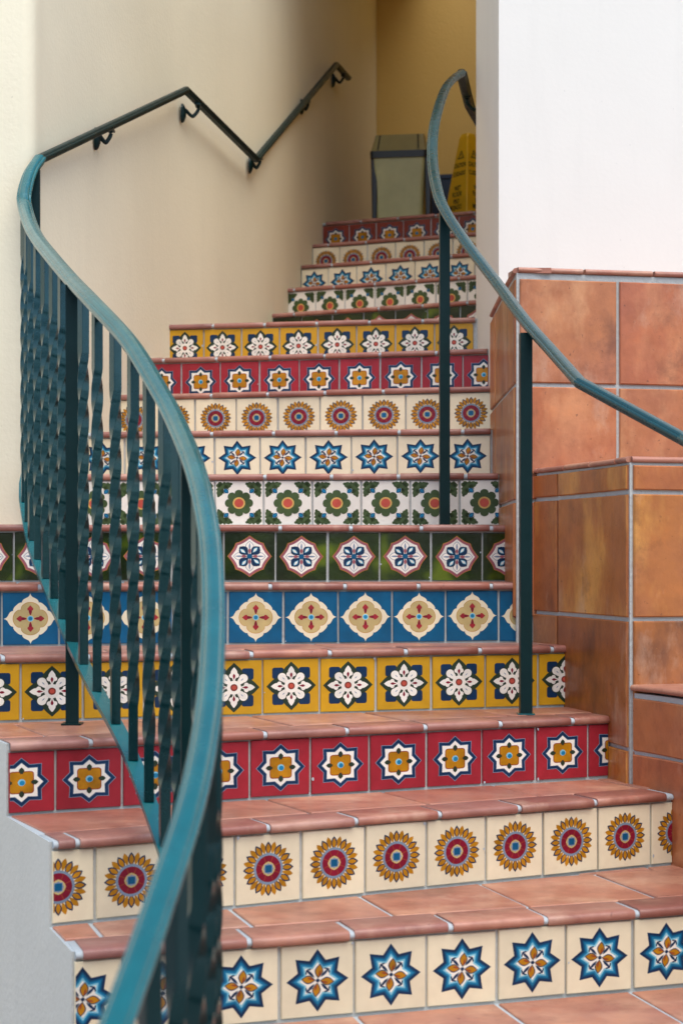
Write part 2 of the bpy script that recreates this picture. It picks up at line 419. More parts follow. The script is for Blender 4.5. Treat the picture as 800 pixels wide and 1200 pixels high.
def design(kind, dark=False):
    L = []; a = lambda c, p, l: L.append((c, p, l))
    if kind == 'A':
        bgc = 'cream_glaze'
        s = star8(.435, .435, .300)
        a('navy_glaze', s, 1); a('blue_glaze', sc(s, .85), 2); a('mid_blue_glaze', sc(s, .77), 3); a('sky_glaze', sc(s, .67), 4); a('white_glaze', sc(s, .58), 5)
        for k in range(4):
            a('navy_glaze', petal(45 + 90 * k, .06, .225, .020), 6)
            for q in (-1, 1):
                e = pol(.20, 45 + 90 * k + q * 16); m_ = pol(.225, 45 + 90 * k)
                a('navy_glaze', [m_, (e[0], e[1]), (e[0] * .9, e[1] * .9), (m_[0] * .88, m_[1] * .88)], 6.3 + .2 * q)
            a('navy_glaze', petal(90 * k + 8, .030, .234, .060, n=8, peak=.50), 6.8)
            a('mustard_glaze', petal(90 * k + 8, .045, .218, .046, n=8, peak=.50), 7)
            a('rust_glaze', petal(90 * k + 16, .05, .15, .014), 7.3)
        a('navy_glaze', circ(0, 0, .028, 8), 8)
    elif kind == 'B':
        bgc = 'cream_glaze'
        n = 12
        for k in range(n):
            g = 360 / n * (k + .5)
            a('mustard_glaze', petal(g, .20, .405, .040, peak=.62), 1)
        for k in range(n):
            g = 360 / n * k
            a('navy_glaze', petal(g, .19, .400, .052, peak=.55), 2)
            a('mustard_glaze', petal(g, .21, .372, .033, peak=.55), 3)
        a('line_glaze', circ(0, 0, .232, 28), 4); a('maroon_glaze', circ(0, 0, .195, 28), 5)
        for k in range(8):
            d0 = pol(.10, 45 * k + 22.5); d1 = pol(.195, 45 * k + 22.5); nx, ny = pol(.005, 45 * k + 112.5)
            a('rust_glaze', [(d0[0] - nx, d0[1] - ny), (d1[0] - nx, d1[1] - ny), (d1[0] + nx, d1[1] + ny), (d0[0] + nx, d0[1] + ny)], 5.5)
        a('tan_glaze', star8(.108, .10, .10), 6); a('line_glaze', star8(.082, .088, .07), 7); a('blue_glaze', rrect(0, 0, .052, .018), 8)
    elif kind == 'C':
        bgc = 'dark_red_glaze' if dark else 'red_glaze'
        s = star8(.405, .425, .318)
        a('line_glaze', sc(s, 1.03), .5); a('navy_glaze', s, 1); a('line_glaze', sc(s, .83), 2); a('white_glaze', sc(s, .80), 3)
        for k in range(4):
            x, y = pol(.128, 45 + 90 * k)
            a('rust_glaze', rrect(x, y, .098, .05), 4 + .12 * k)
            a('mustard_glaze', rrect(x * 1.05, y * 1.05, .079, .042), 5 + .12 * k)
        for k in range(4):
            a('leaf_glaze', petal(90 * k, .12, .255, .042, peak=.6), 6)
            a('mustard_glaze', petal(90 * k, .03, .15, .030), 6.4)
        a('sky_glaze' if not dark else 'mid_blue_glaze', circ(0, 0, .058, 14), 7)
        a('mid_blue_glaze', circ(.008, -.008, .040, 12), 8)
    elif kind == 'D':
        bgc = 'yellow_glaze'
        for k in range(4):
            x, y = pol(.345, 45 + 90 * k)
            a('navy_glaze', rrect(x, y, .105, .04), 1 + .1 * k)
        for k in range(4):
            a('leaf_glaze', petal(90 * k, .02, .455, .165, n=9, peak=.50, tip=1.1), 2 + .12 * k)
        for k in range(4):
            x, y = pol(.238, 45 + 90 * k)
            a('leaf_glaze', circ(x, y, .092, 14), 2.6)
            a('white_glaze', circ(x, y, .078, 14), 3)
            a('white_glaze', petal(45 + 90 * k, .02, .31, .062, peak=.62), 3.3)
            for q in (-1, 1):
                x, y = pol(.225, 90 * k + q * 12); a('white_glaze', circ(x, y, .042, 12), 3.5)
            a('white_glaze', petal(90 * k, .05, .375, .062, n=8, peak=.66, tip=1.1), 3.6)
        a('white_glaze', circ(0, 0, .128, 18), 4)
        for k in range(4):
            a('maroon_glaze', petal(90 * k, .135, .255, .024, peak=.65), 5)
            a('line_glaze', petal(45 + 90 * k, .17, .235, .008), 5)
        a('dark_red_glaze', circ(0, 0, .066, 14), 6); a('coral_glaze', circ(0, 0, .040, 12), 7)
    elif kind == 'E':
        bgc = 'blue_glaze'
        o = mirror8([(0, .485), (.010, .45), (.035, .415), (.080, .392), (.122, .368), (.146, .335), (.150, .308), (.185, .306), (.222, .285), (.254, .254)])
        a('cream_glaze', o, 1)
        q = polar(lambda g: .236 + .072 * abs(math.cos(R(2 * g))) ** .6)
        a('mustard_glaze', sc(q, 1.03), 2); a('tan_glaze', q, 3)
        for k in range(4):
            a('maroon_glaze', petal(90 * k, .05, .255, .030), 4)
            h0 = [pol(.255, 90 * k)]
            for rr_, aa in ((.20, 16), (.165, 17), (.16, 6), (.16, -6), (.165, -17), (.20, -16)): h0.append(pol(rr_, 90 * k + aa))
            a('red_glaze', h0, 5)
        a('gold_line_glaze', circ(0, 0, .070, 14), 6); a('sky_glaze', circ(0, 0, .058, 14), 7); a('mid_blue_glaze', circ(0, 0, .036, 12), 8)
    elif kind == 'F':
        bgc = 'olive_glaze'
        def scal(Ra, Rd, rm):
            out = []
            for k in range(8):
                r1 = Ra if k % 2 == 0 else Rd; r2 = Rd if k % 2 == 0 else Ra
                for j in range(5):
                    u = j / 5; rr_ = r1 * (1 - u) + r2 * u
                    rr_ -= (min(Ra, Rd) - rm) * math.sin(math.pi * u) ** .8
                    out.append(pol(rr_, 45 * (k + u)))
            return out
        s = scal(.430, .385, .335)
        a('mustard_glaze' if not dark else 'rust_glaze', sc(s, 1.03), .5); a('pink_glaze', s, 1); a('white_glaze', sc(s, .86), 2)
        for k in range(4):
            a('line_glaze', petal(90 * k, .12, .325, .082), 3); a('white_glaze', petal(90 * k, .13, .312, .072), 4)
            a('line_glaze', petal(90 * k, .12, .29, .018), 4.3)
        for k in range(4):
            a('navy_glaze', petal(45 + 90 * k, .03, .285, .098, peak=.58), 5 + .1 * k)
            a('sky_glaze', petal(45 + 90 * k - 6, .10, .245, .034, peak=.55), 6)
            a('white_glaze', petal(45 + 90 * k - 6, .12, .225, .020, peak=.55), 6.5)
            a('pink_glaze', petal(90 * k, .04, .17, .030, peak=.6), 5.6)
        a('blue_glaze', circ(0, 0, .055, 12), 7)
    elif kind == 'G':
        bgc = 'white_glaze'
        for qx in (1, -1):
            for qy in (1, -1):
                for x, y, r in ((.36, .36, .10), (.41, .23, .070), (.23, .41, .070), (.30, .26, .05), (.26, .30, .05), (.435, .40, .05), (.40, .435, .05), (.27, .35, .055), (.35, .27, .055), (.435, .165, .032), (.165, .435, .032), (.455, .31, .03), (.31, .455, .03)):
                    a('moss_glaze', circ(qx * x, qy * y, r, 10), 1)
                g = 45 if qx * qy > 0 else 135
                if qy < 0: g += 180
                a('white_glaze', petal(g, .28, .46, .060), 2)
                a('blue_glaze', petal(g, .315, .455, .052), 3); a('mid_blue_glaze', petal(g, .34, .43, .026), 4)
        fl = polar(lambda g: .232 + .068 * abs(math.cos(R(4 * g))) ** .55, 96)
        a('moss_glaze', fl, 5)
        a('gold_line_glaze', circ(0, 0, .132, 22), 6); a('coral_glaze', circ(0, 0, .098, 20), 7)
    return bgc, L

def riser_tiles(i, parent):
    Y0, t, T, s0 = STEP[i]
    c = 1 / math.sqrt(1 + t * t)
    ex, ey = c, t * c; nx, ny = t * c, -c
    below = STEP[i - 1][2] + THK if (i - 1) in STEP else -EYE
    v0 = below + 0.004; v1 = T - 0.002
    if i == -2: v0 = -EYE + .006
    sL = XL[i] / c + .005; sR = XR[i] / c - .006
    mb = MB()
    bgc, L = design(KIND[i], dark=(i == 16))
    k0 = math.floor((sL - s0) / P) - 1; k1 = math.ceil((sR - s0) / P) + 1
    rnd = random.Random(100 + i)
    for k in range(k0, k1):
        a = s0 + k * P + (P - TW) / 2; b = a + TW
        if b < sL + .012 or a > sR - .012: continue
        ca, cb = max(a, sL), min(b, sR)
        dn = rnd.uniform(-.0008, .0012); tlt = rnd.uniform(-.004, .004); tv = rnd.uniform(-.006, .006); rot = rnd.uniform(-.006, .006)
        jx = rnd.uniform(-.0012, .0012); jz = rnd.uniform(-.0012, .0012)
        mid = (a + b) / 2; vm = (v0 + v1) / 2
        def W(s, v, n):
            ds, dv = s - mid, v - vm
            s = mid + ds - dv * rot + jx; v = vm + dv + ds * rot + jz
            n = n + dn + ds * tlt + dv * tv
            return (ex * s + nx * n, Y0 + ey * s + ny * n, EYE + v)
        D = .0065; bv = .0016
        ss = [ca, ca + bv, cb - bv, cb]; vs = [v0, v0 + bv, v1 - bv, v1]
        g = [[W(s, v, D if 0 < ii < 3 and 0 < jj < 3 else D - bv) for jj, s in enumerate(ss)] for ii, v in enumerate(vs)]
        mb.grid(g, bgc, smooth=False)
        # skirt
        edge = [(ca, v0), (cb, v0), (cb, v1), (ca, v1)]
        for q in range(4):
            p_, q_ = edge[q], edge[(q + 1) % 4]
            mb.face([W(*p_, 0), W(*q_, 0), W(*q_, D - bv), W(*p_, D - bv)], bgc)
        hs = TW; hv = (v1 - v0)
        # a design is one fixed size: tiles were cut, not squeezed
        kv = min(hv, .1505)
        wob = [rnd.uniform(.985, 1.015) for _ in range(2)]
        for cn, poly, lay in L:
            pts = [(mid + x * hs * wob[0], vm + y * kv * wob[1]) for x, y in poly]
            pts = clip(pts, 1, 0, -(ca + bv)); pts = clip(pts, -1, 0, cb - bv) if pts else pts
            if not pts or area(pts) < 2e-7: continue
            cc = [W(s, v, D + .00016 * lay + .0001) for s, v in pts]
            mb.face(cc, cn)
    for _ in range(rnd.randint(5, 9)):          # small chips showing the pale body at tile edges
        k = rnd.randint(k0, k1); s_ = s0 + k * P + rnd.choice((-.5, .5)) * .001 + (P - TW) / 2 + rnd.choice((.002, TW - .002)); vv = rnd.choice((v0 + .003, v1 - .003, rnd.uniform(v0, v1)))
        if s_ < sL + .01 or s_ > sR - .01: continue
        rr_ = rnd.uniform(.0015, .0042); pts = []
        for q in range(7):
            a_ = 2 * math.pi * q / 7; q_ = rr_ * rnd.uniform(.5, 1.2)
            pts.append((ex * (s_ + q_ * math.cos(a_)) + nx * .0088, Y0 + ey * (s_ + q_ * math.cos(a_)) + ny * .0088, EYE + vv + q_ * 1.3 * math.sin(a_)))
        mb.face(pts, 'joint_mortar')
    return mb.build('riser_tiles', parent)

def nose_profile(depth, top, th, r=.010):
    # (d, z): d measured from the nose front inward
    pr = [(depth, top - th), (.004, top - th), (.0005, top - th + .003), (-.0003, top - th * .5), (0.0012, top - .0040), (.0045, top - .0012), (.010, top), (depth - .001, top), (depth, top - .001)]
    return pr

def tread_tiles(i, parent, front, conv, top, phase, nose=.0165, depth=.105, big=.295):
    """front: riser line (Y0,t); conv: plan polygon the tiles stay inside"""
    Y0, t = front
    c = 1 / math.sqrt(1 + t * t); ex, ey = c, t * c; ux, uy = -t * c, c      # u = inward
    def Pn(s, d): return (ex * s + ux * (d - nose), Y0 + ey * s + uy * (d - nose))
    mb = MB(); rnd = random.Random(500 + i)
    xs = sorted(p[0] for p in conv)
    # nose run
    sL = XL[i] / c + .006; sR = XR[i] / c - .008
    ln = .212; s = sL - phase * ln; sT = sL + {1: .014, 2: .010}.get(i, 0)
    gp = nose_profile(depth - .004, EYE + top - .0034, THK - .0068)
    mb.grid([[(*Pn(s_, dq + .0042), zq) for dq, zq in gp] for s_ in (sL, (sL + sR) / 2, sR)], 'joint_mortar', True, closed_u=True)
    for s_ in (sL, sR): mb.face([(*Pn(s_, dq + .0042), zq) for dq, zq in gp], 'joint_mortar')
    while s < sR:
        a, b = max(s, sT), min(s + ln - .011, sR)
        s += ln
        if b - a < .02: continue
        dz = rnd.uniform(-.0012, .0012); dd = rnd.uniform(-.0015, .0015); th = THK - .002
        pr = nose_profile(depth - .004, EYE + top + dz, th)
        n = 5; bev = .002
        cs = [a, a + bev] + [a + (b - a) * q / n for q in range(1, n)] + [b - bev, b]
        rings = []
        for ci, s_ in enumerate(cs):
            k = 0.93 if ci in (0, len(cs) - 1) else 1
            ring = []
            wv = .0011 * math.sin(s_ * 31 + i * 2) + rnd.uniform(-.0005, .0005)
            for (dq, zq) in pr:
                zc = EYE + top - th / 2
                x, y = Pn(s_, dq + dd + (1 - k) * .02 + wv)
                ring.append((x, y, zc + (zq - zc) * k))
            rings.append(ring)
        mb.grid(rings, 'nose_clay', True, closed_u=True)
        mb.face(rings[0][::-1], 'nose_clay'); mb.face(rings[-1], 'nose_clay')
    # field tiles behind it
    ph2 = rnd.uniform(0, big)
    smin = min((p[0] * ex + (p[1] - Y0) * ey) for p in conv); smax = max((p[0] * ex + (p[1] - Y0) * ey) for p in conv)
    dmax = max((p[0] * ux + (p[1] - Y0) * uy) for p in conv) + nose
    dpos = depth + .004; row = 0
    while dpos < dmax:
        d1 = dpos + big
        s = smin - ph2 - row * big * .5
        while s < smax:
            rect = [Pn(s, dpos), Pn(s + big, dpos), Pn(s + big, d1), Pn(s, d1)]
            q = clip_convex(rect, conv)
            if q and area(q) > .0008:
                q = [p for p in q]
                mb.prism(q, EYE + top - .012, EYE + top + rnd.uniform(-.001, .001), 'tread_clay', bevel=.002)
            s += big + .010
        dpos = d1 + .010; row += 1
    return mb.build('tread_tiles', parent)

def shrink(poly, b):
    a = sum(poly[i][0] * poly[(i + 1) % len(poly)][1] - poly[(i + 1) % len(poly)][0] * poly[i][1] for i in range(len(poly)))
    return inset(poly if a > 0 else poly[::-1], b)

DESC = {'A': 'eight pointed blue star tiles on cream', 'B': 'sunflower tiles on cream', 'C': 'red tiles with navy stars and gold flowers',
        'D': 'yellow tiles with white flowers', 'E': 'blue tiles with cream quatrefoils', 'F': 'dark green tiles with white star medallions',
        'G': 'white tiles with green flowers and coral centres'}
stair = empty('staircase', (0, STEP[1][0], 0), 'winding staircase with painted tile risers and terracotta treads', 'staircase')
order = sorted(STEP)
for i in order:
    Y0, t, T, s0 = STEP[i]
    L0, R0 = rl(i, XL[i]), rl(i, XR[i])
    if i + 1 in STEP:
        L1, R1 = rl(i + 1, XL[i + 1]), rl(i + 1, XR[i + 1])
        if i == 6: L1 = (-2.6, 5.50)
        if i == 5: L1 = rl(6, -1.62)
        if i == 11: R1 = (.66, R1[1])
    else:
        L1, R1 = (.20, 11.05), (1.75, 10.75)
    ext = .02
    Lb = (L1[0], L1[1] + (.0 if i < 6 else ext)); Rb = (R1[0], R1[1] + ext)
    if i == 10: Rb = (R1[0] + .01, Rb[1])
    body = MB()
    poly = [L0, R0, Rb, Lb]
    body.prism(poly, 0.0, EYE + T + THK - .0045, 'grout', side_mats=['grout', 'side_plaster', 'grout', 'side_plaster'], mat_top='joint_mortar')
    st = body.build('stair_step', stair, label='step faced with ' + DESC[KIND[i]])
    riser_tiles(i, st)
    conv = [L0, R0, (R1[0], R1[1] - .008), (L1[0], L1[1] - .008)]
    ln0 = shrink(conv, .007)
    tread_tiles(i, st, (Y0, t), ln0, T + THK, (i * 0.37) % 1.0)

# ------------------------------------------------------------ terracotta clad blocks
def arc_path(pts):
    S = [0]
    for a, b in zip(pts, pts[1:]): S.append(S[-1] + math.hypot(b[0] - a[0], b[1] - a[1]))
    def at(s):
        s = max(0, min(S[-1], s))
        for k in range(len(pts) - 1):
            if s <= S[k + 1] + 1e-9:
                u = (s - S[k]) / (S[k + 1] - S[k]); a, b = pts[k], pts[k + 1]
                dx, dy = b[0] - a[0], b[1] - a[1]; l = math.hypot(dx, dy)
                return (a[0] + dx * u, a[1] + dy * u, dy / l, -dx / l)
    return S, at
def clad(mb, pts, rows, cuts, mat='terracotta', D=.008, bv=.003, seed=1, subdiv=3):
    """pts run so that the outward side is to the right; rows [(h0,h1)], cuts = joints along the path"""
    S, at = arc_path(pts); rnd = random.Random(seed)
    for (h0, h1) in rows:
        for a, b in zip(cuts, cuts[1:]):
            a2, b2 = a + .005, b - .005
            if b2 - a2 < .012: continue
            dn = rnd.uniform(-.0015, .0015)
            ss = [a2, a2 + bv] + [a2 + (b2 - a2) * q / subdiv for q in range(1, subdiv)] + [b2 - bv, b2]
            hs = [h0, h0 + bv, h1 - bv, h1]
            if h1 - h0 < 2.5 * bv: hs = [h0, h1]
            jag = rnd.uniform(-.002, .002)
            def W(s, h, n):
                x, y, qx, qy = at(s); hh = h + jag * (s - a2) / (b2 - a2)
                return (x + qx * n, y + qy * n, EYE + hh)
            g = []
            for ii, h in enumerate(hs):
                g.append([W(s, h, (D if 0 < ii < len(hs) - 1 and 0 < jj < len(ss) - 1 else D - bv) + dn) for jj, s in enumerate(ss)])
            mb.grid(g, mat, False)
            for q in range(len(ss) - 1):
                mb.face([W(ss[q], h0, -.002), W(ss[q + 1], h0, -.002), W(ss[q + 1], h0, D - bv + dn), W(ss[q], h0, D - bv + dn)], mat)
                mb.face([W(ss[q], h1, D - bv + dn), W(ss[q + 1], h1, D - bv + dn), W(ss[q + 1], h1, -.002), W(ss[q], h1, -.002)], mat)
            for s_, q in ((a2, 1), (b2, -1)):
                mb.face([W(s_, h0, -.002), W(s_, h0, D - bv + dn), W(s_, h1, D - bv + dn), W(s_, h1, -.002)][::q], mat)
def coping(mb, pts, top, cuts, mat='tread_clay', nose=.016, depth=.11, th=.015, seed=3):
    S, at = arc_path(pts); rnd = random.Random(seed)
    for a, b in zip(cuts, cuts[1:]):
        a2, b2 = a + .004, b - .004
        if b2 - a2 < .015: continue
        pr = nose_profile(depth, EYE + top + rnd.uniform(-.001, .001), th)
        inner = [q for q in S if a2 + .002 < q < b2 - .002]
        cs = sorted([a2, b2] + [a2 + (b2 - a2) * q / 4 for q in (1, 2, 3)] + inner)
        rings = []
        for s_ in cs:
            x, y, qx, qy = at(s_)
            rings.append([(x + qx * (nose - d_), y + qy * (nose - d_), z_) for d_, z_ in pr])
        mb.grid(rings, mat, True, closed_u=True); mb.face(rings[0][::-1], mat); mb.face(rings[-1], mat)
def stepcuts(a, b, st, first=None):
    out = [a]; s = a + (first if first else st)
    while s < b - .03: out.append(s); s += st
    return out + [b]

# upper block: side face along the stairs, then the front face going right
ub_side = [(.512, 5.80), (.505, 5.40), (.502, 5.17), (.500, 4.885)]
ub_front = [(.500, 4.885), (1.9, 5.14)]
o = empty('upper_pier', (1.0, 5.3, 0), 'tall square terracotta tiled block under the white wall', 'tiled pier'); o['kind'] = 'thing'
mb = MB(); mb.prism(ub_side + [(1.9, 5.14), (1.9, 5.80)], 0, EYE + .818, 'grout'); mb.build('pier_core', o)
mb = MB()
rowsU = [(-.165, .160), (.170, .492), (.504, .800)]
Sx = arc_path(ub_side)[0]
clad(mb, ub_side, rowsU, [0.0, .245, Sx[-1] - .003], seed=11, subdiv=6, mat='terracotta')
clad(mb, ub_front, rowsU, [.004, .302, .612, .922, 1.232, 1.42], seed=12, mat='red_terracotta')
mb.build('wall_tiles', o)
mb = MB()
coping(mb, ub_front, .834, stepcuts(.0, 1.42, .21, .20), seed=5, nose=.010)
coping(mb, ub_side, .834, stepcuts(.0, Sx[-1], .21), seed=6, nose=.010)
mb.build('coping', o)
mb = MB(); mb.prism([(.62, 5.78), (.62, 5.02), (1.9, 5.25), (1.9, 5.78)], EYE + .8165, EYE + .832, 'tread_clay'); mb.build('top_slab', o)

# middle block: curved face that follows the step ends, corner, front face
mbk = [tuple(p) for p in catmull([(.506, 5.02, 0), (.548, 4.915, 0), (.618, 4.71, 0), (.690, 4.47, 0), (.728, 4.315, 0)], 4)]
mbk = [(p[0], p[1]) for p in mbk]
mb_front = [(.728, 4.315), (1.9, 4.62)]
o = empty('curved_planter_wall', (1.1, 4.8, 0), 'lower terracotta wall curving beside the steps with a narrow cap course', 'tiled wall'); o['kind'] = 'thing'
mb = MB(); mb.prism(mbk + [(1.9, 4.62), (1.9, 5.12), (.508, 4.888)], 0, EYE + .243, 'grout'); mb.build('wall_core', o)
Sm, atm = arc_path(mbk); E = Sm[-1]
mb = MB()
rowsM = [(.174, .236), (-.148, .163), (-.476, -.158), (-.80, -.487)]
def s_at_px(px):
    best = min((abs(atm(s / 400 * E)[0] / atm(s / 400 * E)[1] * 2000 + 400 - px), s / 400 * E) for s in range(401)); return best[1]
c655, c628 = s_at_px(655), s_at_px(626)
clad(mb, mbk, rowsM, [.0, c628, c655, E - .002], seed=21, subdiv=8)
clad(mb, mb_front, rowsM, stepcuts(.003, 1.2, .312), seed=22)
mb.build('wall_tiles', o)
mb = MB()
coping(mb, mbk, .259, stepcuts(.0, E, .165), seed=7, nose=.009)
coping(mb, mb_front, .259, stepcuts(.0, 1.2, .212), seed=8, nose=.009)
mb.build('coping', o)
mb = MB(); mb.prism([(.83, 4.46), (1.9, 4.74), (1.9, 5.10), (.66, 4.87)], EYE + .24, EYE + .258, 'tread_clay'); mb.build('top_slab', o)

# lowest block: continues the sweep to the right and forward
lbk = [(p[0], p[1]) for p in catmull([(.735, 4.318, 0), (.807, 4.165, 0), (.96, 3.74, 0), (1.10, 3.38, 0), (1.24, 3.035, 0), (1.37, 2.66, 0), (1.40, 2.35, 0)], 4)]
o = empty('low_planter_wall', (1.6, 3.4, 0), 'lowest reddish terracotta wall with rounded cap at the right edge of the photo', 'tiled wall'); o['kind'] = 'thing'
mb = MB(); mb.prism(lbk + [(2.6, 2.35), (2.6, 4.798), (.742, 4.326)], 0, EYE - .340, 'grout'); mb.build('wall_core', o)
mb = MB(); Sl = arc_path(lbk)[0][-1]
clad(mb, lbk, [(-.484, -.352), (-.80, -.494), (-1.12, -.81), (-1.43, -1.13)], stepcuts(.004, Sl, .312, .30), seed=31, subdiv=5, mat='red_terracotta')
mb.build('wall_tiles', o)
mb = MB(); coping(mb, lbk, -.318, stepcuts(.0, Sl, .30), seed=9, nose=.010, depth=.15); mb.build('coping', o)

# ------------------------------------------------------------ plaster walls
lw = [Vector((-.985, 5.335, 0)), Vector((-.962, 5.37, 0))]
lwp = catmull([(-.955, 5.42, 0), (-.822, 6.22, 0), (-.700, 6.88, 0), (-.515, 7.45, 0), (-.305, 8.08, 0), (-.156, 9.03, 0), (.020, 9.95, 0), (.225, 11.0, 0)], 14)
LW = [(-1.00, 5.330), (-.985, 5.333), (-.968, 5.345), (-.958, 5.37)] + [(p[0], p[1]) for p in lwp]
def wall_x(y):
    for a, b in zip(LW[3:], LW[4:]):
        if a[1] <= y <= b[1]: return a[0] + (b[0] - a[0]) * (y - a[1]) / (b[1] - a[1])
    return LW[3][0]
def smooth_wall(name, path, close, z0, z1, mat, label, extra=None):
    mb = MB()
    mb.grid([[(x, y, z0) for x, y in path], [(x, y, z1) for x, y in path]], mat, True)
    pts = [path[-1]] + close + [path[0]]
    for a, b in zip(pts, pts[1:]): mb.face([(*a, z0), (*b, z0), (*b, z1), (*a, z1)], mat)
    mb.face([(x, y, z1) for x, y in path + close], mat)
    if extra: extra(mb)
    o = mb.build(name); bpy.context.view_layer.update()
    return tag(o, label, 'wall', kind='thing')
smooth_wall('plaster_wall', [(-6.0, 5.33)] + LW, [(.225, 11.3), (-6.0, 11.3)], 0, EYE + 3.1, 'wall_plaster', 'cream plaster wall curving up beside the stairs behind the wall handrail',
            extra=lambda mb: mb.prism([p for p in LW if p[1] > 7.6] + [(.225, 11.3), (-6.0, 11.3), (-6.0, 7.6)], EYE + 3.098, EYE + 4.9, 'wall_plaster'))
RW = [(.535, 5.815), (.540, 6.25), (.532, 6.72), (.540, 6.86), (.60, 7.2), (1.42, 11.2)]
WSM = ['white_plaster', 'white_plaster', 'white_plaster', 'ochre_plaster', 'ochre_plaster', 'white_plaster', 'white_plaster', 'white_plaster', 'white_plaster']
mb = MB(); mb.prism([(6.0, 5.815)] + [(6.0, 11.3), (1.42, 11.3)] + RW[::-1], 0, EYE + 3.0, 'white_plaster', side_mats=WSM)
mb.prism([(6.0, 7.6), (6.0, 11.3), (1.42, 11.3), (1.42, 11.2), (.682, 7.6)], EYE + 2.998, EYE + 4.9, 'ochre_plaster')
tag(mb.build('white_wall'), 'smooth bright white wall standing above the terracotta block', 'wall', kind='thing')
mb = MB(); mb.prism([(.10, 11.035), (1.50, 10.755), (1.50, 10.90), (.12, 11.20)], 0, EYE + 5.0, 'ochre_plaster')
tag(mb.build('back_wall'), 'ochre yellow wall closing the landing behind the bin', 'wall', kind='thing')
mb = MB(); mb.prism([(-1.0, 7.4), (.645, 7.4), (1.03, 9.3), (.55, 9.3), (.55, 11.3), (-.4, 11.3), (-1.0, 8.2)], EYE + 3.9, EYE + 4.1, 'ochre_plaster')  # unseen ceiling, cut open over the landing to light the back wall
tag(mb.build('ceiling'), kind='structure')
mb = MB(); mb.box(-300, 300, -300, 300, -.3, 0, 'floor_paving'); tag(mb.build('ground'), kind='structure')

# ------------------------------------------------------------ railings
def px(x, y, d): return Vector(((x - 400) / 2000 * d, d, EYE + (654.6 - y) / 2000 * d))
def onwall(x, y, off=.06):
    lo, hi = 5.3, 10.9
    best = None
    for k in range(2000):
        yy = lo + (hi - lo) * k / 2000
        e = abs(wall_x(yy) + off - (x - 400) / 2000 * yy)
        if best is None or e < best[0]: best = (e, yy)
    return px(x, y, best[1])
W2 = .0218
RAILP = [(-.5, -.55), (.5, -.55), (.62, -.48), (.72, -.30), (.78, -.06), (1.0, .02), (1.0, .22), (.90, .33), (.74, .36), (.66, .52), (.50, .64), (.20, .70), (-.20, .70), (-.50, .64), (-.66, .52), (-.74, .36), (-.90, .33), (-1.0, .22), (-1.0, .02), (-.78, -.06), (-.72, -.30), (-.62, -.48)]
RAILP = [(a * W2, b * W2 * 1.15) for a, b in RAILP][::-1]
# free-standing curved left rail, from the wall down to the camera
free = [(47, 191, 5.33), (36, 208, 5.26), (29, 232, 5.18), (30, 250, 5.10), (40, 278, 4.80), (60, 305, 4.50), (85, 334, 4.19), (110, 360, 3.95), (150, 404, 3.70), (183, 457, 3.46),
        (206, 500, 3.28), (230, 560, 3.02), (245, 630, 2.78), (250, 700, 2.584), (249, 775, 2.40), (243, 850, 2.23), (225, 945, 2.044), (186, 1068, 1.858), (143, 1190, 1.70), (95, 1320, 1.56), (60, 1400, 1.48)]
fpts = [px(x, y - 4, d_) for x, y, d_ in free]
fpath = catmull(fpts, 6)
wallrail = [onwall(50, 190, .055), onwall(218, 106), onwall(300, 187), onwall(394, 76), onwall(408, 92)]
wallrail[0] = fpts[0].copy()
rail = empty('stair_railing', (-.66, 4.2, 0), 'green curving railing with twisted balusters and a handrail running up the cream wall', 'railing', 'green iron stair railings')
mb = MB(); mb.sweep(fpath, RAILP, 'green_paint', smooth=False, scales=[1 - .19 * min(1, max(0, (3.7 - q.y) / 1.1)) for q in fpath])
hr = mb.build('handrail', rail)
mb = MB(); mb.sweep([wallrail[0] - (wallrail[1] - wallrail[0]).normalized() * .004] + wallrail[1:4] + [wallrail[4]], [(a * .88, b * .88) for a, b in RAILP], 'dark_paint')
wr = mb.build('wall_handrail', rail, label='darker straight handrail fixed along the wall')

def bracket(pt, wallpt, parent):
    """scrolled arm from under the rail back to an oval plate on the wall"""
    mb = MB()
    top = pt + Vector((0, 0, -.012))
    w0 = wallpt
    mid = (top + w0) / 2 + Vector((0, 0, -.030))
    path = catmull([top, top + Vector((.0, 0, -.020)), top * .70 + w0 * .30 + Vector((0, 0, -.038)), mid, w0 * .8 + top * .2 + Vector((0, 0, -.004)), w0], 5)
    ring = [(.0075 * math.cos(k * math.pi / 4), .0075 * math.sin(k * math.pi / 4)) for k in range(8)]
    mb.sweep(path, ring, 'dark_paint', smooth=True)
    mb.sweep([top + Vector((0, -.03, .000)), top + Vector((0, .03, .000))], [(-.012, -.004), (.012, -.004), (.012, .003), (-.012, .003)], 'dark_paint')
    b = mb.build('bracket', parent)
    mb = MB(); rings = []
    for r_, x_ in ((.001, .016), (.010, .014), (.019, .008), (.024, .002), (.024, -.006)):
        rings.append([(w0.x + x_, w0.y + r_ * math.cos(a) * .8, w0.z - .012 + r_ * 1.65 * math.sin(a)) for a in [2 * math.pi * k / 14 for k in range(14)]])
    mb.grid(rings, 'dark_paint', True, closed_u=True)
    mb.build('wall_plate', b)
for (a, b, u) in ((0, 1, .42), (1, 2, .16), (2, 3, .04), (2, 3, .60), (3, 4, .55)):
    p = wallrail[a].lerp(wallrail[b], u)
    wp = Vector((wall_x(p.y) - .0 + .004, p.y - .03, p.z - .040))
    bracket(p, wp, rail)

